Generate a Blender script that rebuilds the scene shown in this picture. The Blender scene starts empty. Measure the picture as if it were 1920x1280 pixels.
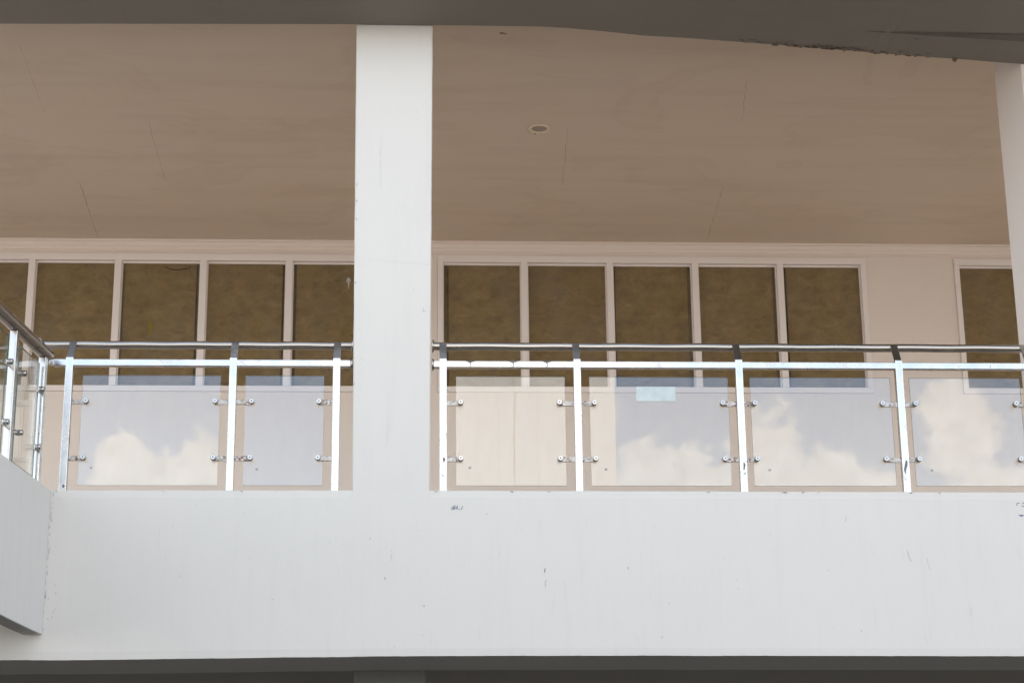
import bpy, bmesh, math, random
from mathutils import Matrix, Vector, noise as mn

random.seed(7)
scene = bpy.context.scene
COL = scene.collection
rad = math.radians
EYE = 1.6                      # eye height over the courtyard; all z below are measured from the eye, DZ() adds it

# ------------------------------------------------------------------ camera
F_PX = 3710.0
PITCH, YAW, ROLL = 0.3017403, 0.0504744, -0.0106678
fw = Vector((math.sin(YAW) * math.cos(PITCH), math.cos(YAW) * math.cos(PITCH), math.sin(PITCH)))
r0 = Vector((math.cos(YAW), -math.sin(YAW), 0)); u0 = r0.cross(fw)
rt = math.cos(ROLL) * r0 + math.sin(ROLL) * u0
up = -math.sin(ROLL) * r0 + math.cos(ROLL) * u0
cd = bpy.data.cameras.new('camera'); cam = bpy.data.objects.new('camera', cd); COL.objects.link(cam)
cd.sensor_width = 36.0; cd.lens = F_PX / 1920 * 36; cd.clip_start = 0.1; cd.clip_end = 2000
m = Matrix((rt, up, -fw)).transposed().to_4x4(); m.translation = (0, 0, EYE)
cam.matrix_world = m
scene.camera = cam

# ------------------------------------------------------------------ world, sun, exposure
SUN_EL, SUN_AZ = rad(40), rad(12)          # sun stands behind the building, azimuth from +Y towards +X
EXPOSURE = 2.35
SKY_STRENGTH = 0.10
scene.view_settings.view_transform = 'Standard'; scene.view_settings.look = 'None'
scene.view_settings.gamma = 1; scene.view_settings.use_curve_mapping = False
scene.view_settings.exposure = EXPOSURE
scene.cycles.max_bounces = 10; scene.cycles.diffuse_bounces = 6; scene.cycles.transparent_max_bounces = 16
scene.cycles.use_denoising = True
scene.cycles.sample_clamp_indirect = 6

w = bpy.data.worlds.new('World'); scene.world = w; w.use_nodes = True
nt = w.node_tree; nt.nodes.clear()
def WN(t, **k):
    n = nt.nodes.new(t)
    for a, v in k.items(): setattr(n, a, v)
    return n
def wl(a, b): nt.links.new(a, b)
def wmath(op, a, b=None, clamp=False):
    n = WN('ShaderNodeMath', operation=op, use_clamp=clamp)
    for i, v in enumerate((a, b)):
        if v is None: continue
        if isinstance(v, (int, float)): n.inputs[i].default_value = v
        else: wl(v, n.inputs[i])
    return n.outputs[0]
sky = WN('ShaderNodeTexSky', sky_type='NISHITA'); sky.sun_disc = False
sky.sun_elevation = SUN_EL; sky.sun_rotation = SUN_AZ; sky.air_density = 1.0; sky.dust_density = 2.5; sky.ozone_density = 0.8
tc = WN('ShaderNodeTexCoord'); sep = WN('ShaderNodeSeparateXYZ'); wl(tc.outputs['Generated'], sep.inputs[0])
az = wmath('MULTIPLY', wmath('ARCTAN2', sep.outputs['X'], wmath('MULTIPLY', sep.outputs['Y'], -1.0)), 57.29578)
el = wmath('MULTIPLY', wmath('ARCSINE', sep.outputs['Z']), 57.29578)
cv = WN('ShaderNodeCombineXYZ'); wl(az, cv.inputs[0]); wl(wmath('MULTIPLY', el, 1.25), cv.inputs[1])
def wnoise(scale, detail, rough=0.55, off=0.0):
    n = WN('ShaderNodeTexNoise'); n.noise_dimensions = '3D'
    n.inputs['Scale'].default_value = scale; n.inputs['Detail'].default_value = detail; n.inputs['Roughness'].default_value = rough
    mp = WN('ShaderNodeMapping'); mp.inputs['Location'].default_value = (off, off * .7, off * .3)
    wl(cv.outputs[0], mp.inputs[0]); wl(mp.outputs[0], n.inputs['Vector'])
    return wmath('SUBTRACT', n.outputs['Fac'], 0.5)
edge = wmath('ADD', wmath('MULTIPLY', wnoise(0.6, 8, .62), 3.0), wmath('ADD', wmath('MULTIPLY', wnoise(1.7, 6, .6, 9.0), 1.5), wmath('MULTIPLY', wnoise(4.0, 4, .55, 4.0), 0.55)))
# cumulus heaps low in the sky opposite the facade: azimuth, elevation, radii in degrees
HEAPS = [(-8.3, 12.9, 1.35, 1.85), (-6.4, 13.0, 1.05, 1.65), (-7.4, 12.6, 1.0, 1.75), (-11.2, 12.0, 1.4, 1.0),
         (4.9, 15.3, 1.3, .85), (5.4, 12.6, 1.6, 1.25), (6.9, 12.9, 1.2, 1.45), (8.2, 12.9, .95, 1.3), (9.5, 12.8, .65, 1.6),
         (10.6, 13.4, 1.15, 2.1), (12.0, 12.7, 1.2, 1.55), (13.3, 12.4, 1.1, 1.05), (16.0, 14.2, 1.3, 1.5), (17.0, 12.5, 1.7, 1.0), (18.8, 12.8, 1.2, 1.3),
         (22, 13, 2.4, 2.6), (-15, 13.5, 2.0, 2.2), (-21, 12.5, 3.0, 3.4), (27, 14, 3.2, 4.0), (0.6, 10.6, 2.2, .9), (-2.6, 10.4, 2.0, .8)]
field = None
for a, e, ra, re in HEAPS:
    da = wmath('DIVIDE', wmath('SUBTRACT', az, a), ra); de = wmath('DIVIDE', wmath('SUBTRACT', el, e), re)
    v = wmath('SUBTRACT', 1.0, wmath('ADD', wmath('MULTIPLY', da, da), wmath('MULTIPLY', de, de)))
    field = v if field is None else wmath('MAXIMUM', field, v)
# the ordinary cloud field over the rest of the sky
gen = wmath('ADD', wmath('MULTIPLY', wnoise(0.055, 6, .55, 3.0), 7.0), wmath('MULTIPLY', wnoise(.4, 5, .6, 1.0), 1.6))
gen = wmath('ADD', gen, 0.25)
low = wmath('MULTIPLY', wmath('SUBTRACT', 11.6, el), 0.55)            # the heaps share one low bank
dm = wmath('SUBTRACT', wmath('ABSOLUTE', wmath('DIVIDE', wmath('SUBTRACT', az, 3.0), 19.0)), 1.0)
dv = wmath('SUBTRACT', wmath('ABSOLUTE', wmath('DIVIDE', wmath('SUBTRACT', el, 14.5), 5.0)), 1.0)
gen = wmath('MINIMUM', gen, wmath('MULTIPLY', wmath('MAXIMUM', dm, dv), 6.0))
fieldn = wmath('ADD', wmath('MAXIMUM', field, low), edge)
fieldn = wmath('MAXIMUM', fieldn, gen)
mr = WN('ShaderNodeMapRange', interpolation_type='SMOOTHSTEP'); wl(fieldn, mr.inputs[0])
mr.inputs[1].default_value = -0.08; mr.inputs[2].default_value = 0.48; mr.inputs[3].default_value = 0; mr.inputs[4].default_value = 1
above = WN('ShaderNodeMapRange'); wl(el, above.inputs[0]); above.inputs[1].default_value = 0; above.inputs[2].default_value = 2.5
mask = wmath('MULTIPLY', mr.outputs[0], above.outputs[0])
cram = WN('ShaderNodeValToRGB'); wl(wmath('ADD', wmath('MULTIPLY', wnoise(1.3, 5, .6, 5.0), 2.0), .55, True), cram.inputs[0])
cram.color_ramp.elements[0].position = .1; cram.color_ramp.elements[0].color = (4.5, 4.85, 5.15, 1)
cram.color_ramp.elements[1].position = .85; cram.color_ramp.elements[1].color = (6.2, 6.5, 6.7, 1)
base_k = WN('ShaderNodeMapRange', interpolation_type='SMOOTHSTEP'); wl(el, base_k.inputs[0])      # high clouds show their grey undersides
base_k.inputs[1].default_value = 20; base_k.inputs[2].default_value = 48; base_k.inputs[3].default_value = 0; base_k.inputs[4].default_value = 1
cmx = WN('ShaderNodeMix', data_type='RGBA'); wl(base_k.outputs[0], cmx.inputs[0]); wl(cram.outputs[0], cmx.inputs[6]); cmx.inputs[7].default_value = (3.0, 3.1, 3.25, 1)
mx = WN('ShaderNodeMix', data_type='RGBA'); wl(mask, mx.inputs[0]); wl(sky.outputs[0], mx.inputs[6]); wl(cmx.outputs[2], mx.inputs[7])
bg = WN('ShaderNodeBackground'); bg.inputs['Strength'].default_value = SKY_STRENGTH
wl(mx.outputs[2], bg.inputs['Color']); wo = WN('ShaderNodeOutputWorld'); wl(bg.outputs[0], wo.inputs[0])

sl = bpy.data.lights.new('sun', 'SUN'); sl.energy = 4.0; sl.angle = rad(0.53); sl.color = (1.0, .95, .88)
so = bpy.data.objects.new('sun', sl); COL.objects.link(so)
sd = Vector((math.sin(SUN_AZ) * math.cos(SUN_EL), math.cos(SUN_AZ) * math.cos(SUN_EL), math.sin(SUN_EL)))
so.rotation_euler = sd.to_track_quat('Z', 'Y').to_euler(); so.location = sd * 60

# ------------------------------------------------------------------ helpers
class MB:
    """collects vertices and faces of ONE mesh"""
    def __init__(s): s.v = []; s.f = []; s.mi = []; s.sm = []
    def add(s, vs, fs, mi=0, sm=False):
        b = len(s.v); s.v += [tuple(p) for p in vs]
        for f in fs: s.f.append(tuple(b + i for i in f)); s.mi.append(mi); s.sm.append(sm)
        return s
    def box(s, x0, x1, y0, y1, z0, z1, mi=0, side=None):
        vs = [(x0,y0,z0),(x1,y0,z0),(x1,y1,z0),(x0,y1,z0),(x0,y0,z1),(x1,y0,z1),(x1,y1,z1),(x0,y1,z1)]
        fs = [(3,2,1,0),(4,5,6,7),(0,1,5,4),(2,3,7,6),(1,2,6,5),(3,0,4,7)]
        if side is None: return s.add(vs, fs, mi)
        s.add(vs, [fs[2], fs[3]], mi); return s.add(vs, [fs[0], fs[1], fs[4], fs[5]], side)
    def hexa(s, a, b, mi=0):
        """a, b: two quads (4 points each), joined"""
        return s.add(list(a) + list(b), [(3,2,1,0),(4,5,6,7),(0,1,5,4),(1,2,6,5),(2,3,7,6),(3,0,4,7)], mi)
    def tube(s, path, r, n=20, ry=None, upv=(0,0,1), mi=0, caps=True):
        """round or oval tube along a path of points; ry is the radius along upv"""
        ry = ry or r; rings = []
        P = [Vector(p) for p in path]; U = Vector(upv)
        for i, p in enumerate(P):
            d = (P[min(i+1, len(P)-1)] - P[max(i-1, 0)]).normalized()
            a = d.cross(U).normalized(); b = a.cross(d).normalized()
            rr = r[i] if isinstance(r, (list, tuple)) else r; rb = rr if isinstance(r, (list, tuple)) else ry
            rings.append([p + a * (math.cos(t) * rr) + b * (math.sin(t) * rb) for t in (2*math.pi*k/n for k in range(n))])
        vs = [q for g in rings for q in g]
        fs = [(i*n+k, i*n+(k+1) % n, (i+1)*n+(k+1) % n, (i+1)*n+k) for i in range(len(P)-1) for k in range(n)]
        s.add(vs, fs, mi, True)
        if caps:
            s.add(rings[0], [tuple(range(n))[::-1]], mi); s.add(rings[-1], [tuple(range(n))], mi)
        return s
    def ribbon(s, pts, wd, place, mi=0):
        """thin flat mark: pts in 2-D, wd one width or a list, place(u, v) -> 3-D point on the surface"""
        n = len(pts); L = []; R_ = []
        for i, (u, v) in enumerate(pts):
            u0, v0 = pts[max(i-1, 0)]; u1, v1 = pts[min(i+1, n-1)]
            du, dv_ = u1-u0, v1-v0; l = math.hypot(du, dv_) or 1
            h = (wd[i] if isinstance(wd, (list, tuple)) else wd) / 2
            L.append(place(u - dv_/l*h, v + du/l*h)); R_.append(place(u + dv_/l*h, v - du/l*h))
        return s.add(L + R_, [(i, i+1, n+i+1, n+i) for i in range(n-1)], mi)
    def blob(s, u, v, ru, rv, place, n=12, jag=.3, mi=0):
        pts = [place(u, v)]
        for k in range(n):
            t = 2*math.pi*k/n; q = 1 + random.uniform(-jag, jag)
            pts.append(place(u + math.cos(t)*ru*q, v + math.sin(t)*rv*q))
        return s.add(pts, [(0, 1+k, 1+(k+1) % n) for k in range(n)], mi)
    def build(s, name, mats, parent=None, bevel=0, recalc=True):
        me = bpy.data.meshes.new(name)
        org = Vector(parent.get('org', (0, 0, 0))) if parent else Vector((0, 0, 0))
        me.from_pydata([(x - org.x, y - org.y, z + EYE - org.z) for x, y, z in s.v], [], s.f)
        for mt in (mats if isinstance(mats, (list, tuple)) else [mats]): me.materials.append(mt)
        me.polygons.foreach_set('material_index', s.mi); me.polygons.foreach_set('use_smooth', s.sm)
        me.update()
        if recalc:
            b2 = bmesh.new(); b2.from_mesh(me); bmesh.ops.recalc_face_normals(b2, faces=b2.faces); b2.to_mesh(me); b2.free()
        o = bpy.data.objects.new(name, me); COL.objects.link(o)
        if parent:
            o.parent = parent; o['org'] = tuple(org)
        if bevel:
            bm_ = o.modifiers.new('bevel', 'BEVEL'); bm_.width = bevel; bm_.segments = 2; bm_.limit_method = 'ANGLE'
        return o

def tag(o, label, cat=None, group=None, kind=None):
    o['label'] = label
    if cat: o['category'] = cat
    if group: o['group'] = group
    if kind: o['kind'] = kind
    return o
def thing(name, label, cat, loc, group=None):
    o = bpy.data.objects.new(name, None); COL.objects.link(o)
    o.location = (loc[0], loc[1], loc[2] + EYE); o['org'] = (loc[0], loc[1], loc[2] + EYE)
    o.empty_display_size = .1
    return tag(o, label, cat, group, 'thing')

# ------------------------------------------------------------------ materials
class NT:
    def __init__(s, name):
        s.m = bpy.data.materials.new(name); s.m.use_nodes = True; s.t = s.m.node_tree
        s.b = s.t.nodes['Principled BSDF']; s.o = s.t.nodes['Material Output']
        s.c = s.n('ShaderNodeTexCoord').outputs['Object']
    def n(s, t, **k):
        x = s.t.nodes.new(t)
        for a, v in k.items(): setattr(x, a, v)
        return x
    def l(s, a, b): s.t.links.new(a, b)
    def noise(s, scale, detail=4, rough=.55, stretch=(1,1,1), off=0., dist=0.):
        mp = s.n('ShaderNodeMapping'); mp.inputs['Scale'].default_value = stretch; mp.inputs['Location'].default_value = (off, off*.6, off*.3)
        s.l(s.c, mp.inputs[0]); x = s.n('ShaderNodeTexNoise')
        x.inputs['Scale'].default_value = scale; x.inputs['Detail'].default_value = detail
        x.inputs['Roughness'].default_value = rough; x.inputs['Distortion'].default_value = dist
        s.l(mp.outputs[0], x.inputs['Vector']); return x.outputs['Fac']
    def ramp(s, fac, stops):
        r = s.n('ShaderNodeValToRGB'); e = r.color_ramp.elements
        while len(e) < len(stops): e.new(.5)
        for el_, (p, c) in zip(e, stops):
            el_.position = p; el_.color = (c, c, c, 1) if isinstance(c, (int, float)) else (*c, 1)
        s.l(fac, r.inputs[0]); return r.outputs[0]
    def mix(s, fac, a, b, mode='MIX'):
        x = s.n('ShaderNodeMix', data_type='RGBA', blend_type=mode)
        for i, v in ((0, fac), (6, a), (7, b)):
            if isinstance(v, (int, float)): x.inputs[i].default_value = v
            elif isinstance(v, tuple): x.inputs[i].default_value = (*v, 1)
            else: s.l(v, x.inputs[i])
        return x.outputs[2]
    def math(s, op, a, b):
        x = s.n('ShaderNodeMath', operation=op)
        for i, v in enumerate((a, b)):
            if isinstance(v, (int, float)): x.inputs[i].default_value = v
            else: s.l(v, x.inputs[i])
        return x.outputs[0]
    def bump(s, h, strength=.2, dist=.01):
        x = s.n('ShaderNodeBump'); x.inputs['Strength'].default_value = strength; x.inputs['Distance'].default_value = dist
        s.l(h, x.inputs['Height']); s.l(x.outputs[0], s.b.inputs['Normal'])
    def fin(s, col, rough=.6, metal=0., spec=.5):
        if isinstance(col, tuple): s.b.inputs['Base Color'].default_value = (*col, 1)
        else: s.l(col, s.b.inputs['Base Color'])
        if isinstance(rough, (int, float)): s.b.inputs['Roughness'].default_value = rough
        else: s.l(rough, s.b.inputs['Roughness'])
        s.b.inputs['Metallic'].default_value = metal; s.b.inputs['Specular IOR Level'].default_value = spec
        return s.m

def paint(name, base, dirt, amt=.25, rough=.6, off=0., streak=(6, 6, .5), spec=.3):
    """rolled wall paint: large uneven patches, faint run-down streaks, pin specks, trowel relief"""
    t = NT(name)
    c = t.mix(t.ramp(t.noise(.9, 5, .6, off=off), [(.38, 0.), (.72, amt)]), base, tuple(a*.90 for a in base))
    c = t.mix(t.ramp(t.noise(2.2, 6, .65, streak, off + 3), [(.52, 0.), (.80, amt)]), c, dirt)
    c = t.mix(t.ramp(t.noise(9, 3, .7, (1, 1, .25), off + 6), [(.70, 0.), (.76, amt * .8)]), c, dirt)
    c = t.mix(t.ramp(t.noise(34, 2, .5, off=off + 5), [(.745, 0.), (.77, amt * 1.6)]), c, tuple(a*.7 for a in dirt))
    h = t.math('ADD', t.noise(7, 5, .6, (1, 1, .6), off), t.math('MULTIPLY', t.noise(120, 2, .5), .12))
    t.bump(h, .16, .012)
    return t.fin(c, rough, spec=spec)

WHITE = paint('white_exterior_paint', (.600, .572, .530), (.47, .44, .395), .17)
WHITE_WING = paint('white_wing_paint', (.63, .605, .57), (.48, .45, .405), .24, off=11)
CREAM = paint('cream_wall_paint', (.73, .65, .585), (.63, .55, .48), .12, off=4)
CREAM_COL = paint('cream_column_paint', (.78, .715, .665), (.64, .58, .53), .16, off=8)
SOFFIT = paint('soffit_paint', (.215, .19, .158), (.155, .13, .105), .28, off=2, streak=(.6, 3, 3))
SHADE_COL = paint('column_shade_tone', (.150, .146, .136), (.12, .115, .10), .3, off=9)  # shade under the parapet put into the column's base colour
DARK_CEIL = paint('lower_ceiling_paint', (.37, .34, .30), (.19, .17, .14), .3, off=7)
DARK_SOFFIT = paint('lower_soffit_paint', (.185, .178, .16), (.13, .12, .10), .3, off=5, streak=(.6, 3, 3))
TRIM = paint('cornice_paint', (.76, .66, .58), (.60, .50, .42), .15, off=1)
FRAME = paint('window_frame_paint', (.78, .71, .67), (.66, .59, .55), .2, rough=.45, off=6)

def ceiling_mat():
    t = NT('stained_ceiling_paint'); base = (.655, .54, .425)
    c = t.mix(t.ramp(t.noise(.7, 4, .6), [(.35, 0.), (.7, .6)]), base, (.655, .555, .46))
    c = t.mix(t.ramp(t.noise(1.6, 6, .62, (.28, 2.6, 1), 2), [(.50, 0.), (.74, .30)]), c, (.51, .39, .28))      # long roller bands
    c = t.mix(t.ramp(t.noise(.8, 3, .5, (1, 1.6, 1), 7, .8), [(.56, 0.), (.59, .15), (.63, .06), (.72, .02)]), c, (.47, .35, .24))   # tide marks of old leaks
    c = t.mix(t.ramp(t.noise(1.1, 6, .65, (.7, 1.6, 1), 14), [(.58, 0.), (.70, .3)]), c, (.52, .45, .40))
    t.bump(t.noise(3, 5, .6, (.5, 2, 1)), .22, .02)
    return t.fin(c, .7, spec=.2)
CEIL = ceiling_mat()

def steel(name, col, r0_, r1_, smear=.0, rust=0., st=(1, 1, 1)):
    t = NT(name)
    c = t.mix(t.ramp(t.noise(11, 4, .6, st), [(.35, 0.), (.7, .5)]), col, tuple(a*.82 for a in col))
    rough = t.ramp(t.noise(8, 5, .6, st, 3), [(.3, r0_), (.75, r1_)])
    if smear:
        k = t.ramp(t.noise(6, 5, .65, st, 9), [(.60, 0.), (.72, smear)])
        c = t.mix(k, c, (.34, .33, .32)); rough = t.mix(k, rough, (.62, .62, .62))
    if rust:
        k = t.ramp(t.noise(60, 3, .65, (1, 1, 1.8), 4), [(.47, 0.), (.55, rust)])
        k2 = t.ramp(t.noise(20, 2, .5, off=2), [(.36, .2), (.54, 1.)])
        k = t.math('MULTIPLY', k, k2)
        c = t.mix(k, c, (.15, .065, .028)); rough = t.mix(k, rough, (.8, .8, .8))
        t.l(t.math('SUBTRACT', 1.0, k), t.b.inputs['Metallic'])
        mt = t.fin(c, rough, 1.0); t.l(t.math('SUBTRACT', 1.0, k), t.b.inputs['Metallic']); return mt
    return t.fin(c, rough, 1.0)
STEEL = steel('satin_steel_tube', (.53, .51, .485), .15, .34, .7)
DARKRAIL = steel('dull_steel_tube', (.27, .24, .215), .13, .28, .4, st=(3, .4, 3))
CHROME = steel('polished_steel_tube', (.38, .345, .305), .16, .28, .4, st=(.4, 3, 3))
PLATE = steel('brushed_steel_plate', (.52, .50, .47), .16, .3, .3)
RUSTY = steel('rusting_steel_bar', (.42, .40, .37), .28, .5, .3, 1.)
KNOB = steel('steel_knob', (.42, .40, .38), .18, .32, .2)

def glass_mat(name, tint, f0, film=.05):
    """thin clear pane: Schlick reflection on each face, straight transmission, a little dried-on film"""
    t = NT(name); t.t.nodes.remove(t.b)
    tr = t.n('ShaderNodeBsdfTransparent'); tr.inputs[0].default_value = (*tint, 1)
    gl = t.n('ShaderNodeBsdfGlossy'); gl.inputs['Roughness'].default_value = .010; gl.inputs[0].default_value = (1, 1, 1, 1)
    ge = t.n('ShaderNodeNewGeometry'); dp = t.n('ShaderNodeVectorMath', operation='DOT_PRODUCT')
    t.l(ge.outputs['Incoming'], dp.inputs[0]); t.l(ge.outputs['Normal'], dp.inputs[1])
    k = t.math('SUBTRACT', 1.0, t.math('ABSOLUTE', dp.outputs['Value'], 0.0))
    fr = t.math('ADD', f0, t.math('MULTIPLY', 1 - f0, t.math('POWER', k, 5.0)))
    df = t.n('ShaderNodeBsdfDiffuse'); df.inputs[0].default_value = (.62, .62, .60, 1)
    m1 = t.n('ShaderNodeMixShader'); t.l(fr, m1.inputs[0]); t.l(tr.outputs[0], m1.inputs[1]); t.l(gl.outputs[0], m1.inputs[2])
    m2 = t.n('ShaderNodeMixShader'); t.l(t.ramp(t.noise(3, 5, .6, (2, 2, .6)), [(.35, 0.), (.8, film)]), m2.inputs[0])
    t.l(m1.outputs[0], m2.inputs[1]); t.l(df.outputs[0], m2.inputs[2]); t.l(m2.outputs[0], t.o.inputs[0])
    return t.m
GLASS = glass_mat('clear_glass', (.965, .975, .97), .056, .03)
GLASS2 = glass_mat('side_glass', (.965, .98, .972), .04)
WGLASS = glass_mat('window_glass', (.97, .97, .96), .04, .04)
def edge_mat():
    t = NT('green_glass_edge')
    return t.fin((.035, .07, .055), .25)
GEDGE = edge_mat()

def board_mat():
    t = NT('brown_fibre_board')
    n1 = t.noise(7.5, 9, .72, (1, 1, 1.5), 0, .5)
    c = t.ramp(n1, [(.32, (.125, .077, .030)), (.46, (.205, .136, .051)), (.57, (.245, .168, .066)), (.72, (.33, .234, .100))])
    c = t.mix(t.ramp(t.noise(70, 4, .7, (1, 1, 2.4), 2), [(.40, 0.), (.72, .5)]), c, (.30, .212, .095))       # short pale fibres
    c = t.mix(t.ramp(t.noise(46, 3, .6, (2.2, 1, 1), 8), [(.55, 0.), (.72, .6)]), c, (.12, .080, .038))
    c = t.mix(t.ramp(t.noise(2.0, 6, .65, off=5), [(.50, 0.), (.76, .55)]), c, (.15, .108, .06))
    t.bump(n1, .3, .01)
    return t.fin(c, .8, spec=.15)
BOARD = board_mat()
def plain(name, col, rough=.7, spec=.3):
    t = NT(name); c = t.mix(t.ramp(t.noise(20, 4, .6), [(.35, 0.), (.7, .6)]), col, tuple(a*.75 for a in col))
    return t.fin(c, rough, spec=spec)
GAP = plain('dark_gap', (.018, .013, .009))
CRACK = plain('crack_dark', (.28, .215, .155))
GREYMARK = plain('grey_mark', (.40, .39, .375)); DARKMARK = plain('dark_mark', (.16, .15, .14)); SPOT = plain('dried_spot', (.33, .33, .33)); SCAR = plain('scraped_steel', (.16, .155, .15))
INK = plain('purple_grey_ink', (.16, .15, .23)); FAINT = plain('faint_mark', (.555, .54, .515))
MOULD = plain('brown_mould', (.12, .084, .055)); WEDGE = plain('dark_streak_tone', (.15, .13, .11))
STICK = plain('pale_cyan_sticker_film', (.50, .56, .55), .4)
YTAPE = plain('yellow_tape', (.26, .17, .015)); SPLAT = plain('white_splat', (.55, .52, .48))
FLOORM = plain('tan_floor_tile', (.70, .60, .50), .45); NEAR_DARK = plain('dark_near_ground', (.055, .052, .047), .9)
FAR_BOUNCE = plain('pale_bounce_ground', (.38, .36, .335), .9)
LENS = plain('lamp_lens', (.40, .32, .27), .5); RING = plain('lamp_ring', (.80, .68, .50), .5)
PIER = paint('weathered_white_render', (.455, .465, .475), (.36, .36, .36), .45, off=20)

# ------------------------------------------------------------------ ground and masses
RCX, RCB = 4.228, 13.10
YF = 12.5                       # front plane of parapet and column
YW = 17.55                      # back wall of the gallery
CZ = 6.437                      # gallery ceiling
GZ = -EYE
def wav(x, z): return YF + .0035 * mn.noise((x*1.1, 3.3, z*1.1)) + .0012 * mn.noise((x*6, 1.3, z*4))

g = MB().add([(-500,-500,GZ),(500,-500,GZ),(500,500,GZ),(-500,500,GZ)], [(0,1,2,3)]).build('ground', FAR_BOUNCE)  # invented pale far ground, out of view, bounces light onto walls and ceiling
tag(g, 'unseen pale ground out to the horizon, added to bounce light', kind='structure')
pv = MB().add([(-60,-5.8,GZ+.004),(60,-5.8,GZ+.004),(60,24,GZ+.004),(-60,24,GZ+.004)], [(0,1,2,3)]).build('dark_ground_sheet', NEAR_DARK)  # invented dark sheet, out of view, keeps bounced light off the soffits
tag(pv, 'unseen dark ground sheet right below the building, added to limit bounced light', kind='structure')
fl = MB().box(-9.98, 11.98, 13.175, YW-.003, 2.42, 2.784).build('floor', FLOORM)
tag(fl, 'tan tiled gallery floor behind the glass railing', kind='structure')
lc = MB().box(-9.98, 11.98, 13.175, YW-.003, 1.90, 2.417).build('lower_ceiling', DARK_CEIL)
tag(lc, 'dark ceiling under the gallery at the bottom edge', kind='structure')

# gallery ceiling
ce = MB()
nx = 60
ce.box(-9.98, 11.98, 12.12, YW-.003, CZ, CZ+.3)
ce = ce.build('ceiling', CEIL); tag(ce, 'tan stained plaster ceiling over the gallery', kind='structure')
def on_ceil(u, v): return (u, v, CZ-.0015)
for (x0, y0), (x1, y1), wd in (((-2.914,16.09),(-2.967,17.47),.007), ((-2.156,14.77),(-2.175,16.0),.004), ((2.681,16.09),(2.728,17.42),.007),
                               ((1.219,14.82),(1.268,16.05),.005), ((-2.923,13.40),(-2.952,14.62),.0035), ((2.533,13.86),(2.628,14.70),.0035)):
    pts = [(x0+(x1-x0)*k/14 + random.uniform(-.006,.006), y0+(y1-y0)*k/14) for k in range(15)]
    MB().ribbon(pts, [wd*random.uniform(.15, .75) for _ in pts], on_ceil).build('crack', CRACK, ce)
mb = MB()
for dx, dy, a, b in ((0,0,.014,.013), (.022,.010,.008,.014), (-.018,-.015,.006,.008)): mb.blob(.616+dx, 13.107+dy, a, b, on_ceil, 9, .5)
mb.build('speck', DARKMARK, ce)['kind'] = 'stuff'

# back wall with openings, cornice
bw = thing('back_wall', 'cream wall behind the gallery holding the brown window bands', 'wall', (0, YW, 2.784))
WIN = [(-5.20, -.365), (.192, 4.254), (5.10, 7.62)]
ZB, ZT = 4.975, 6.306
mb = MB(); mb.box(-10, 12, YW, YW+.25, 2.4, ZB)
mb.box(-10, 12, YW, YW+.25, ZT, CZ+.3)
xs = [-10] + [x for wdn in WIN for x in wdn] + [12]
for a, b in zip(xs[0::2], xs[1::2]): mb.box(a, b, YW, YW+.25, ZB, ZT)
mb.build('wall_face', CREAM, bw)
MB().box(-10, 12, YW+.252, YW+.40, GZ, CZ+.3).build('leak_block', GAP, bw)  # unseen opaque slab added behind the wall to stop light leaks
prof = [(0,6.328),(-.012,6.328),(-.012,6.342),(-.022,6.346),(-.026,6.372),(-.04,6.384),(-.052,6.406),(-.052,6.412),(-.07,6.416),(-.07,6.4355),(0,6.4355)]
nX = 80; vs = []; fs = []
for i in range(nX+1):
    x = -9.97 + 21.94*i/nX
    jz = .003*mn.noise((x*.9, 0, 7)); jy = .003*mn.noise((x*1.3, 5, 0))
    for k, (dy, z) in enumerate(prof): vs.append((x, YW-.0005+dy+(jy if dy < 0 else 0), z+(jz if z < 6.43 else 0)))
L_ = len(prof)
for i in range(nX):
    for k in range(L_-1): fs.append((i*L_+k, i*L_+k+1, (i+1)*L_+k+1, (i+1)*L_+k))
MB().add(vs, fs).build('cornice', TRIM, bw)

# side walls, the storey above and the storey below
uf = thing('upper_floor', 'dark concrete floor edge overhead with mouldy curved rim', 'floor edge', (0, 11.9, 6.187))
edgez = [(-10,6.15),(-2.872,6.158),(-1.78,6.172),(-.431,6.187),(.804,6.187),(.93,6.183),(1.027,6.177),(1.251,6.160),(1.549,6.128),(2.11,6.097),(2.671,6.055),(3.422,5.999),(4.062,5.953),(4.251,5.942),(6,5.86),(12,5.6)]
def zedge(x):
    for (a, ya), (b, yb) in zip(edgez, edgez[1:]):
        if a <= x <= b: return ya + (yb-ya)*(x-a)/(b-a)
    return edgez[-1][1]
YBK = 12.495
def yfront(x):
    k = min(max((x-.6)/3.4, 0), 1); return YFR - .85*k*k*(3-2*k)
vs = []; fs = []; N_ = 520; YFR = 12.06
for i in range(N_+1):
    x = -7 + 18.9*i/N_
    j = .0022*mn.noise((x*3, 0, 1)) + .0010*mn.noise((x*22, 0, 2))
    if 2.0 < x < 3.6: j -= .006*max(0, mn.noise((x*26, 4, 0)))
    if -.5 < x < .2: j *= .3
    zz = zedge(x) + j; yf = yfront(x)
    vs += [(x, yf, 6.75), (x, yf, zz+.004), (x, yf+.02, zz), (x, (yf+YBK)/2, zz+.002*mn.noise((x*2, 3, 1))), (x, YBK-.012, zz), (x, YBK, zz+.006), (x, YBK, CZ-.002)]
for i in range(N_):
    for k in range(6): fs.append((i*7+k, i*7+k+1, (i+1)*7+k+1, (i+1)*7+k))
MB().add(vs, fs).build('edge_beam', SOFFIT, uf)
MB().box(-10, 12, YFR+.02, YW+.25, CZ+.31, 11.5).build('storey_wall', WHITE, uf)
def on_soff(u, v): return (u, v, zedge(u)-.0035)
mb = MB()
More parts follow.
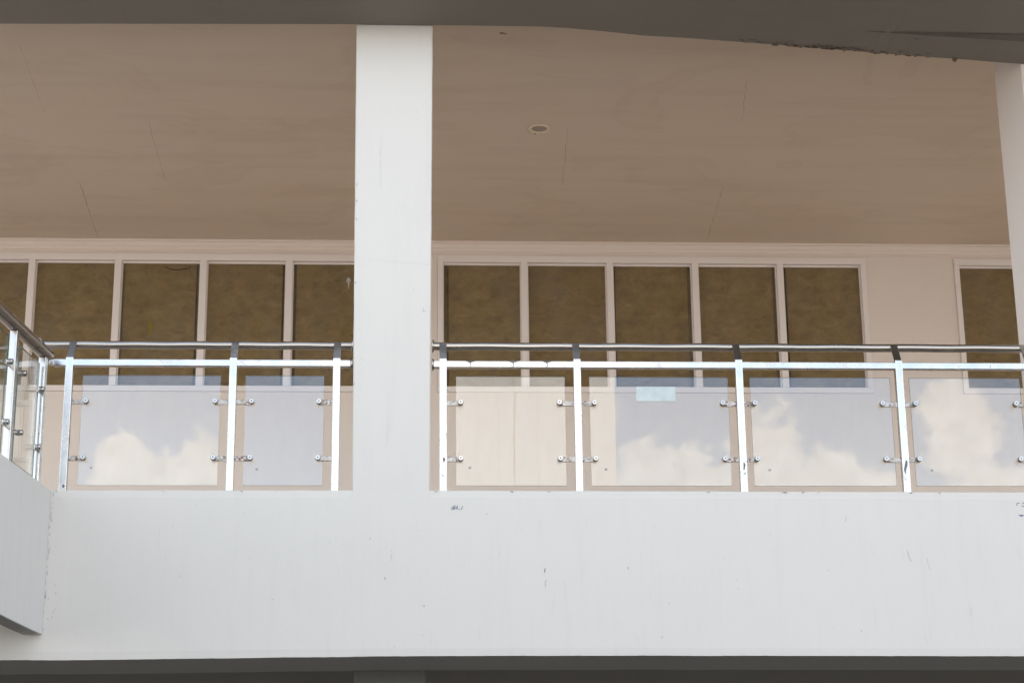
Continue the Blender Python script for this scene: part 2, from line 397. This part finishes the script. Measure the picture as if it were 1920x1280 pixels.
for _ in range(95):
    x = random.choice((random.gauss(2.75, .22), random.gauss(3.0, .3), random.uniform(2.3, 3.5)))
    x = min(max(x, 2.25), 3.6)
    yb = YBK; d = abs(random.gauss(0, .034)) + .006
    mb.blob(x, yb-d, random.uniform(.006, .024), random.uniform(.003, .010), on_soff, 8, .45)
mo = mb.build('mould', MOULD, uf); mo['kind'] = 'stuff'
pts = [(3.05+.10*k, 12.165-.0075*k) for k in range(16)]
MB().ribbon(pts, [.004+.0095*k for k in range(16)], on_soff).build('dark_streak', WEDGE, uf)  # darker wedge on the soffit, widening to the right
mb = MB(); mb.tube([(3.755, 12.483, 5.985), (3.755, 12.483, 5.966), (3.755, 12.483, 5.956)], [.014, .017, .008], 10, upv=(1,0,0)); mb.build('drip_lump', MOULD, uf)
mb = MB()
for x, y, a in ((3.62,12.12,.03),(3.72,12.10,.02),(3.69,12.14,.025),(3.42,12.22,.02)): mb.blob(x, y, a, a*.4, on_soff, 9, .5)
mb.build('chip', DARKMARK, uf)['kind'] = 'stuff'

# storey below: set-back wall and column under the parapet
lw = thing('ground_floor_wall', 'shaded wall far under the gallery', 'wall', (0, YW, GZ))
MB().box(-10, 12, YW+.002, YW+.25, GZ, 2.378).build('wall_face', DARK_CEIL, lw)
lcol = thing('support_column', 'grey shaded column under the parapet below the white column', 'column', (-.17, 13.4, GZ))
MB().box(-.409, .07, 13.185, 13.62, GZ, 1.897).build('shaft', SHADE_COL, lcol, .006)

# ------------------------------------------------------------------ parapet beam
pp = thing('parapet_wall', 'long white parapet wall under the glass railings', 'wall', (0, 12.8, 1.815))
bot = [(-7,1.80),(-2.584,1.803),(-1.925,1.804),(-1.263,1.811),(-.263,1.820),(.745,1.821),(1.761,1.818),(3.817,1.808),(12,1.79)]
top = [(-7,2.888),(-2.329,2.886),(-.274,2.886),(1.627,2.882),(3.91,2.876),(12,2.86)]
def interp(T, x):
    for (a, ya), (b, yb) in zip(T, T[1:]):
        if a <= x <= b: return ya + (yb-ya)*(x-a)/(b-a)
def ptop(x): return interp(top, x)
NX, NZ = 600, 22
vs = []; fs = []
for i in range(NX+1):
    x = -6.0 + 17.5*i/NX
    incol = -.425 < x < .104
    zt = 2.886 if incol else ptop(x) + .0022*mn.noise((x*4, 2, 0)) - .005*max(0, mn.noise((x*17, 9, 0))-.35)
    zb = interp(bot, x) + .0022*mn.noise((x*3, 0, 5)) + .0015*mn.noise((x*20, 0, 5))
    row = [(x, 13.172, 2.786), (x, 13.172, zb+.004), (x, YF+.012, zb+.002)]
    for k in range(NZ+1):
        z = zb + (zt-zb)*k/NZ
        row.append((x, wav(x, z) + (.004 if k == 0 or (k == NZ and not incol) else 0), z + (.0 if k < NZ else 0)))
    row += [(x, YF+.012, zt+(0 if incol else .003)), (x, 12.70, zt+.001), (x, 12.70, 2.786), (x, 13.172, 2.786)]
    vs += row; RL = len(row)
for i in range(NX):
    for k in range(RL-1): fs.append((i*RL+k, (i+1)*RL+k, (i+1)*RL+k+1, i*RL+k+1))
b_ = len(fs)
mb = MB(); mb.add(vs, fs[:], 0, False)
mb.build('beam_face', WHITE, pp)
def on_par(u, v): return (u, wav(u, v)-.0014, v)
def scratch(u0, v0, u1, v1, wd, mt, name='scratch', n=8, wob=.004, par=pp, place=on_par):
    pts = [(u0+(u1-u0)*k/n + random.uniform(-wob, wob), v0+(v1-v0)*k/n) for k in range(n+1)]
    return MB().ribbon(pts, [wd*random.uniform(.3, 1.1) for _ in pts], place).build(name, mt, par)
for u0,v0,u1,v1,wd,mt in ((.828,2.377,.826,2.35,.007,DARKMARK),(.829,2.30,.826,2.256,.006,GREYMARK),(3.176,2.496,3.20,2.42,.004,GREYMARK),(3.305,2.444,3.318,2.36,.003,GREYMARK),
        (3.246,2.0,3.27,1.88,.003,FAINT),(-.151,2.50,-.158,2.42,.003,GREYMARK),(2.789,2.725,2.79,2.68,.0035,GREYMARK),(.887,2.222,.86,2.06,.003,FAINT),(-.331,1.919,-.33,1.835,.003,FAINT),
        (.409,2.018,.409,1.917,.003,FAINT),(3.567,2.131,3.563,2.06,.0035,GREYMARK),(-1.16,2.022,-1.157,1.921,.003,FAINT),(3.14,2.52,3.15,2.44,.003,FAINT),(2.93,2.55,2.96,2.46,.003,FAINT),
        (.95,2.30,.955,2.18,.003,FAINT),(.80,2.70,.80,2.62,.0028,FAINT),(1.1,2.72,1.1,2.64,.0028,FAINT),(-.5,2.40,-.49,2.36,.003,FAINT),(.1,1.98,.1,1.9,.003,FAINT),(1.4,1.95,1.41,1.87,.003,FAINT)):
    scratch(u0, v0, u1, v1, wd, mt)
for _ in range(18):                                       # more faint drip lines
    x = random.uniform(-2.2, 4.1); z = random.uniform(2.02, 2.7)
    scratch(x, z, x+random.uniform(-.012,.012), z-random.uniform(.03, .16), random.uniform(.0018,.003), FAINT)
mb = MB()                                                  # chipped paint along the top edge
for x, a in ((-2.30,.005),(-1.62,.004),(-1.12,.006),(-.9,.004),(.13,.010),(.62,.009),(.86,.005),(1.9,.008),(2.40,.020),(2.52,.008),(2.62,.005),(3.23,.008),(3.42,.006)):
    mb.blob(x, ptop(x)-.006, a, random.uniform(.002,.004), on_par, 9, .5)
mb.build('paint_chip', DARKMARK, pp)['kind'] = 'stuff'
mb = MB()
for _ in range(24):
    x = random.uniform(-2.25, 4.1); z = random.uniform(1.86, 2.84); a = random.uniform(.002, .005)
    mb.blob(x, z, a, a*random.uniform(.7, 1.6), on_par, 7, .4)
o = mb.build('pit_mark', GREYMARK, pp); o['kind'] = 'stuff'
# a scrawl in purple grey ink, and the rest of another one at the end of the parapet
mb = MB()
S = [[(0,.006),(.008,.022),(.017,.026),(.014,.010),(.004,.002),(.016,.004),(.024,.018)],
     [(.024,.034),(.022,.012),(.030,.006),(.036,.016),(.030,.022)], [(.040,.030),(.038,.010),(.046,.004)],
     [(.060,.006),(.066,.004),(.070,.016),(.072,.026)], [(.052,.008),(.055,.008)]]
for st in S: mb.ribbon([(.228+u, 2.757+v) for u, v in st], .0042, on_par)
mb.build('ink_scrawl', INK, pp)['kind'] = 'stuff'
mb = MB()
for st in ([(3.925,2.788),(3.925,2.802),(3.945,2.806)], [(3.96,2.80),(3.975,2.808),(3.985,2.795)], [(3.955,2.785),(3.975,2.783)]): mb.ribbon(st, .005, on_par)
mb.blob(3.95, 2.722, .014, .006, on_par, 10, .4); mb.ribbon([(3.93,2.726),(3.985,2.720)], .005, on_par)
mb.build('ink_scrawl', INK, pp)['kind'] = 'stuff'

# ------------------------------------------------------------------ columns
cl = thing('column', 'tall square white column rising from the parapet between two railings', 'column', (-.16, 12.75, 2.88))
XL = [(2.87,-.411),(3.6,-.414),(5.575,-.424),(6.44,-.427)]; XR = [(2.87,.0905),(3.6,.092),(5.58,.1010),(6.44,.103)]
vs = []; fs = []; NZc = 120; NXc = 8
for i in range(NZc+1):
    z = 2.8862 + (6.434-2.8862)*i/NZc
    a = interp(XL, z) + .0012*mn.noise((9, z*5, 0)); b = interp(XR, z) + .0012*mn.noise((2, z*5, 4))
    row = [(a, 13.0, z), (a, YF+.008, z)]
    for k in range(NXc+1):
        x = a+.006 + (b-a-.012)*k/NXc; row.append((x, wav(x, z), z))
    row += [(b, YF+.008, z), (b, 13.0, z), (a, 13.0, z)]
    vs += row; RL = len(row)
for i in range(NZc):
    for k in range(RL-1): fs.append((i*RL+k, i*RL+k+1, (i+1)*RL+k+1, (i+1)*RL+k))
MB().add(vs, fs).build('shaft', WHITE, cl)
scratch(-.25, 5.35, -.245, 4.95, .003, FAINT, par=cl); scratch(-.18, 3.42, -.19, 3.2, .003, FAINT, par=cl)
scratch(.03, 4.10, .06, 4.102, .005, GREYMARK, par=cl, n=4, wob=0); scratch(.045, 4.13, .045, 4.10, .004, GREYMARK, par=cl, n=4, wob=0)
scratch(-.41, 4.47, .09, 4.43, .0022, FAINT, 'hairline_crack', par=cl, n=16, wob=.002)
mb = MB()
for z in (3.6, 4.3, 4.75, 5.0, 4.88): mb.blob(-.408, z, .005, .008, on_par, 8, .4)
mb.build('edge_chip', GREYMARK, cl)['kind'] = 'stuff'
rc = thing('column', 'pinkish shaded column cut off by the picture edge at the far railing end', 'column', (4.48, 12.8, 2.88))
MB().box(RCX, RCX+.52, 12.502, RCB, 2.889, CZ-.003).build('shaft', CREAM_COL, rc, .006)

# ------------------------------------------------------------------ windows
def window(x0, x1, mull, label, first_pane, extra=None):
    t = thing('ribbon_window', label, 'window', ((x0+x1)/2, YW, ZB), 'brown boarded window bands along the gallery wall')
    f = MB(); yf, yb = YW-.018, YW+.10
    f.box(x0+.002, x1-.002, yf, yb, ZB+.002, ZB+.055); f.box(x0+.002, x1-.002, yf, yb, ZT-.062, ZT-.002)
    f.box(x0+.002, x0+.052, yf, yb, ZB+.055, ZT-.062); f.box(x1-.052, x1-.002, yf, yb, ZB+.055, ZT-.062)
    f.build('frame', FRAME, t, .003)
    ed = [x0+.052] + [q for mm in mull for q in (mm-.031, mm+.031)] + [x1-.052]
    for mm in mull:
        MB().box(mm-.031, mm+.031, yf-.004, yb, ZB+.0555, ZT-.0625).build('mullion', FRAME, t, .003)
    for k, (a, b) in enumerate(zip(ed[0::2], ed[1::2])):
        z0, z1 = ZB+.055, ZT-.062
        s_ = MB()                                                    # glazing stop around the pane
        for bx in ((a, b, z1-.016, z1), (a, b, z0, z0+.008), (a, a+.010, z0+.008, z1-.016), (b-.010, b, z0+.008, z1-.016)):
            s_.box(bx[0]+.0005, bx[1]-.0005, YW+.028, YW+.05, bx[2], bx[3])
        p = MB().box(a+.010, b-.010, YW+.034, YW+.040, z0+.008, z1-.016).build('pane', WGLASS, t)
        s_.build('glazing_bead', FRAME, p)
        gl_, gr_ = [(.0,.045),(.05,.0),(.0,.0),(.02,.035),(.0,.03),(.03,.0)][(k+first_pane) % 6]
        bd = MB().box(a+.003+gl_, b-.003-gr_, YW+.046+.003*(k % 2), YW+.060, z0-.0, z1+.0)
        bd.build('board', BOARD, p)
        MB().box(a+.001, b-.001, YW+.084, YW+.094, z0, z1).build('backing_board', BOARD, p)
        if (gl_ or gr_):
            q = MB()
            if gl_: q.box(a+gl_-.004, a+gl_+.002, YW+.074, YW+.083, z0+.01, z1-.01)
            if gr_: q.box(b-gr_-.002, b-gr_+.004, YW+.074, YW+.083, z0+.01, z1-.01)
            q.build('board_joint', GAP, p)['kind'] = 'stuff'
        if extra: extra(k, p)
    return t
def on_win(u, v): return (u, YW+.0325, v)
def extra_left(k, p):
    if k == 3: MB().box(-2.475, -2.449, YW+.0315, YW+.0335, 5.535, 5.655).build('tape_strip', YTAPE, p)
    if k == 3:
        MB().ribbon([(-2.36,6.20),(-2.33,6.185),(-2.28,6.168),(-2.22,6.165),(-2.15,6.178),(-2.11,6.20)], [.003,.006,.008,.008,.006,.003], on_win).build('dark_curl', GAP, p)
    if k == 5:
        q = MB(); q.blob(-.64, 6.075, .022, .028, on_win, 12, .25); q.ribbon([(-.64,6.06),(-.636,6.02),(-.638,5.985)], [.02,.01,.004], on_win); q.build('dropping', SPLAT, p)
window(*WIN[0], [-4.385, -3.5725, -2.778, -1.9875, -1.191], 'long brown boarded window band left of the white column with yellow tape strip', 0, extra_left)
window(*WIN[1], [1.0075, 1.8145, 2.6225, 3.4315], 'brown boarded window band of five panes right of the white column', 1)
window(*WIN[2], [5.955, 6.76], 'single brown boarded window beside the cut off column', 2)

# ------------------------------------------------------------------ ceiling lamp
cl_ = thing('ceiling_light', 'small round recessed lamp in the tan ceiling', 'ceiling light', (.989, 14.831, CZ))
n = 40; vs = []; fs = []
for rr, dz in ((.088, -.001), (.086, -.010), (.074, -.013), (.064, -.007), (.062, .0)):
    for k in range(n): vs.append((.989+rr*math.cos(2*math.pi*k/n), 14.831+rr*math.sin(2*math.pi*k/n), CZ+dz))
for i in range(4):
    for k in range(n): fs.append((i*n+k, i*n+(k+1) % n, (i+1)*n+(k+1) % n, (i+1)*n+k))
MB().add(vs, fs, 0, True).build('trim_ring', RING, cl_)
vs = [(.989, 14.831, CZ-.0075)] + [(.989+.0625*math.cos(2*math.pi*k/n), 14.831+.0625*math.sin(2*math.pi*k/n), CZ-.003) for k in range(n)]
MB().add(vs, [(0, 1+k, 1+(k+1) % n) for k in range(n)], 0, True).build('lens', LENS, cl_)
MB().box(.955, .968, 14.905, 14.915, CZ-.016, CZ-.010).build('clip', DARKMARK, cl_)

# ------------------------------------------------------------------ railings
YP0, YP1 = 12.535, 12.583          # post
YG0, YG1 = 12.5535, 12.5635        # glass
ZK = (3.108, 3.486)
def post(t, x, base):
    p = MB().box(x-.0245, x+.0245, YP0, YP1, base, 3.789).build('post', STEEL, t, .004)
    a, b = x-.024, x+.024
    MB().hexa([(a,12.547,3.786),(b,12.547,3.786),(b,12.557,3.781),(a,12.557,3.781)], [(a,12.634,3.926),(b,12.634,3.926),(b,12.643,3.920),(a,12.643,3.920)]).build('saddle_bracket', PLATE, p, .0015)
    return p
def clamp(t, xp, xk, z):
    """flat bar from the post to the glass, a round button at its end"""
    s = 1 if xk > xp else -1
    a, b = sorted((xp + s*.0247, xk + s*.004))
    o = MB().box(a, b, 12.545, 12.5525, z-.017, z+.017).build('clamp_bar', RUSTY, t, .002)
    kn = MB().tube([(xk, 12.5445, z), (xk, 12.508, z), (xk, 12.505, z)], [.0178, .0178, .016], 20)
    k = kn.build('knob', KNOB, o)
    MB().tube([(xk, 12.5048, z), (xk, 12.5042, z)], .0042, 8).build('screw_hole', GAP, k)
    return o
def panel(t, x0, x1, z0=2.931, z1=3.669, drop=None):
    g = MB().box(x0, x1, YG0, YG1, z0, z1, 0, 1).build('glass_panel', [GLASS, GEDGE], t)
    if drop:
        def on_g(u, v): return (u, YG0-.0006, v)
        MB().blob(drop[0], drop[1], .010, .008, on_g, 12, .2).build('water_spot', SPOT, g)
    return g
def flange(t, x, y, z, r, side):
    MB().tube([(x, y, z), (x+side*.008, y, z), (x+side*.012, y, z)], [r, r, r*.8], 24).build('end_flange', CHROME, t)

def handrail_path(x0, x1, n=40):
    return [(x0+(x1-x0)*k/n, 12.662, 3.910 - .0012*math.sin(k*.9) ) for k in range(n+1)]

rl = thing('glass_railing', 'steel railing with two glass panels on the parapet left of the white column', 'railing', (-1.4, 12.56, 2.885), 'glass railings along the gallery')
for x in (-2.27, -1.203, -.525): post(rl, x, ptop(x)+.003)
MB().box(-2.375, -.433, 12.537, 12.581, 3.729, 3.775).build('middle_rail', STEEL, rl, .004)
MB().box(-2.405, -2.3755, 12.54, 12.578, 3.735, 3.772).build('rail_joint', PLATE, rl, .003)
MB().tube(handrail_path(-2.47, -.43), .0275, 28).build('handrail', CHROME, rl)
flange(rl, -.4225, 12.662, 3.910, .044, -1); flange(rl, -.4215, 12.559, 3.752, .040, -1)
panel(rl, -2.181, -1.283, drop=(-2.096, 3.047)); panel(rl, -1.12, -.607, drop=(-1.033, 3.037))
for z in ZK:
    clamp(rl, -2.27, -2.146, z); clamp(rl, -1.203, -1.312, z); clamp(rl, -1.203, -1.074, z); clamp(rl, -.525, -.636, z)

rr_ = thing('glass_railing', 'steel railing with wide glass panels and pale sticker right of the white column', 'railing', (2.6, 12.56, 2.88), 'glass railings along the gallery')
for x in (.176, 1.064, 2.144, 3.22, 4.107): post(rr_, x, ptop(x)+.003)
MB().box(.113, RCX-.010, 12.537, 12.581, 3.7265, 3.7725).build('middle_rail', STEEL, rr_, .004)
MB().tube(handrail_path(.11, RCX-.008, 60), .0275, 28).build('handrail', CHROME, rr_)
flange(rr_, RCX-.0005, 12.662, 3.910, .044, -1); flange(rr_, RCX-.0005, 12.559, 3.750, .040, -1)
flange(rr_, .1045, 12.662, 3.910, .044, 1); flange(rr_, .1035, 12.559, 3.750, .040, 1)
sticker_panel = None
for i, (a, b, dr) in enumerate(((.261,.981,(.351,3.05)), (1.144,2.066,(1.24,3.04)), (2.214,3.157,(2.319,3.038)), (3.286,4.035,(3.396,3.036)))):
    g_ = panel(rr_, a, b, drop=dr)
    if i == 1: MB().box(1.453, 1.714, YG0-.0018, YG0-.0006, 3.503, 3.602).build('sticker', STICK, g_)
for xp, ks in ((.176,(.291,)), (1.064,(.941,1.172)), (2.144,(2.022,2.235)), (3.22,(3.088,3.309)), (4.107,(3.985,))):
    for xk in ks:
        for z in ZK: clamp(rr_, xp, xk, z - .003)
# weld scars, scraped paint
def on_post(u, v): return (u, YP0-.0012, v)
mb = MB(); mb.ribbon([(2.147,3.085),(2.150,3.065),(2.146,3.035)], [.006,.013,.008], on_post); mb.ribbon([(2.142,3.005),(2.156,3.012)], [.004,.009], on_post); mb.build('scrape', SCAR, rr_)['kind'] = 'stuff'
mb = MB(); mb.ribbon([(3.226,3.10),(3.222,3.07),(3.212,3.035),(3.214,3.01)], [.010,.018,.014,.004], on_post); mb.build('scrape', SCAR, rr_)['kind'] = 'stuff'
mb = MB(); mb.blob(.182, 3.098, .008, .018, on_post, 9, .5); mb.ribbon([(.168,3.0),(.180,2.985)], .005, on_post); mb.build('scrape', SCAR, rr_)['kind'] = 'stuff'
def on_rail(u, v): return (u, 12.5358, v)
mb = MB()
for x in (.356, .640, .865):
    mb.ribbon([(x-.03,3.770),(x-.008,3.766),(x+.008,3.767),(x+.03,3.770)], [.003,.012,.012,.003], on_rail)
    mb.ribbon([(x-.004,3.762),(x+.003,3.748),(x-.002,3.732)], [.009,.004,.006], on_rail)
mb.ribbon([(.37,3.7715),(.47,3.7705),(.62,3.7715)], .004, on_rail); mb.build('peeled_film', SCAR, rr_)['kind'] = 'stuff'
MB().ribbon([(3.838,3.757),(3.838,3.735)], .003, on_rail).build('scrape', SCAR, rr_)['kind'] = 'stuff'
MB().blob(-2.262, 2.92, .008, .012, on_post, 9, .4).build('scrape', SCAR, rl)['kind'] = 'stuff'

# ------------------------------------------------------------------ side wing: parapet and railing coming towards the camera
A = Vector((-2.335, 12.497)); T = Vector((-.128, -.979)).normalized(); NI = Vector((T.y, -T.x)); NI = NI if NI.x < 0 else -NI
def wp(s, off, z):
    """point on the wing: s metres out from the facade, off metres inwards from its outer face"""
    p = A + T*s + NI*off; return (p.x, p.y, z)
wg = thing('side_parapet', 'white parapet of the side wing meeting the facade at lower left', 'wall', (-2.9, 10.5, 1.95))
NS = 70; vs = []; fs = []
for i in range(NS+1):
    s = 5.0*i/NS
    zb = 1.955 + .006*math.exp(-s*6) + .002*mn.noise((s*5, 0, 3)); zt = 2.888 + .0015*mn.noise((s*5, 3, 0))
    row = [wp(s, .125, zt), wp(s, .125, zb+.006), wp(s, .115, zb), wp(s, .008, zb)]
    for k in range(13): row.append(wp(s, .002*mn.noise((s*1.5, k*.12, 8)), zb+.004+(zt-zb-.008)*k/12))
    row += [wp(s, .008, zt), wp(s, .125, zt)]
    vs += row; RL = len(row)
for i in range(NS):
    for k in range(RL-1): fs.append((i*RL+k, i*RL+k+1, (i+1)*RL+k+1, (i+1)*RL+k))
fs.append(tuple((NS*RL+k) for k in range(RL-1))[::-1])
MB().add(vs, fs).build('parapet_face', WHITE_WING, wg)
q1, q2 = wp(.03, .13, 0), wp(5.0, .13, 0)
MB().hexa([(-4.2, 12.47, 2.44), (q1[0], 12.47, 2.44), (q2[0], q2[1], 2.44), (-4.3, q2[1], 2.44)], [(-4.2, 12.47, 2.70), (q1[0], 12.47, 2.70), (q2[0], q2[1], 2.70), (-4.3, q2[1], 2.70)]).build('walkway_slab', WHITE_WING, wg)
mb = MB()                                                   # ragged plaster joint in the corner
z = 2.86
while z > 1.99:
    u = -2.322 - (2.88-z)*.012 + random.uniform(-.004, .006)
    mb.blob(u, z, random.uniform(.0012, .0045), random.uniform(.004, .022), on_par, 8, .6); z -= random.uniform(.008, .06)
for _ in range(7): mb.blob(random.uniform(-2.31, -2.26), random.uniform(2.0, 2.3), .003, .005, on_par, 7, .5)
o = mb.build('plaster_joint', GREYMARK, wg); o['kind'] = 'stuff'

wr = thing('glass_railing', 'steel railing with thick handrail on the side wing parapet at the picture edge', 'railing', wp(.5, .04, 2.888), 'glass railings along the gallery')
def wbox(s0, s1, o0, o1, z0, z1, name, mt, par, bev=.003, split=False):
    q = [wp(s0,o0,z0), wp(s0,o1,z0), wp(s1,o1,z0), wp(s1,o0,z0)]; r = [(a, b, z1) for a, b, c in q]
    mb = MB(); vs = q + r
    if split:
        mb.add(vs, [(3,0,4,7),(1,2,6,5)], 0); mb.add(vs, [(3,2,1,0),(4,5,6,7),(0,1,5,4),(2,3,7,6)], 1)
    else: mb.add(vs, [(3,2,1,0),(4,5,6,7),(0,1,5,4),(1,2,6,5),(2,3,7,6),(3,0,4,7)])
    return mb.build(name, mt, par, bev)
for s in (.165, .735, 1.75, 2.8): wbox(s-.024, s+.024, .022, .070, 2.889, 3.722, 'post', STEEL, wr, .004)
MB().tube([wp(.09+.1*k, .05, 3.762) for k in range(36)], .050, 28, ry=.040).build('handrail', DARKRAIL, wr)
MB().tube([wp(.31, .05, 3.762), wp(.335, .05, 3.762), wp(.36, .05, 3.762)], .0535, 28, ry=.0435).build('handrail_sleeve', DARKRAIL, wr)
for s0, s1 in ((.225, .625), (.845, 1.64), (1.86, 2.69)):
    wbox(s0, s1, .046, .056, 2.922, 3.665, 'glass_panel', [GLASS2, GEDGE], wr, 0, True)
def wclamp(sp, sk, z):
    d = 1 if sk > sp else -1
    a, b = sorted((sp + d*.0245, sk + d*.004))
    o = wbox(a, b, .036, .0445, z-.016, z+.016, 'clamp_bar', PLATE, wr, .002)
    MB().tube([wp(sk, .0355, z), wp(sk, .004, z), wp(sk, 0.0, z)], [.0185, .0185, .0165], 18).build('knob', KNOB, o)
for z in ZK:
    wclamp(.165, .245, z); wclamp(.735, .605, z); wclamp(.735, .865, z); wclamp(1.75, 1.62, z); wclamp(1.75, 1.88, z)

# ------------------------------------------------------------------ what stands opposite and shows in the glass
pr = thing('opposite_pier', 'weathered white wall pier mirrored in the glass panel beside the column', 'wall', (1.2, -6.8, GZ))
MB().box(-.85, 3.25, -7.6, -6.0, GZ, 13.5).build('pier_face', PIER, pr, .02)
def on_pier(u, v): return (u, -5.994, v)
for x, z0, z1, wd, mt in ((1.594, 6.4, 9.8, .021, CRACK), (1.33, 6.4, 9.8, .012, GREYMARK), (1.98, 6.4, 9.8, .012, GREYMARK), (.98, 6.4, 9.8, .010, GREYMARK)):
    pts = [(x + .02*mn.noise((x*9, k*.31, 0)), z0+(z1-z0)*k/44) for k in range(45)]
    MB().ribbon(pts, [wd*random.uniform(.15, 1.2) for _ in pts], on_pier).build('crack', mt, pr)
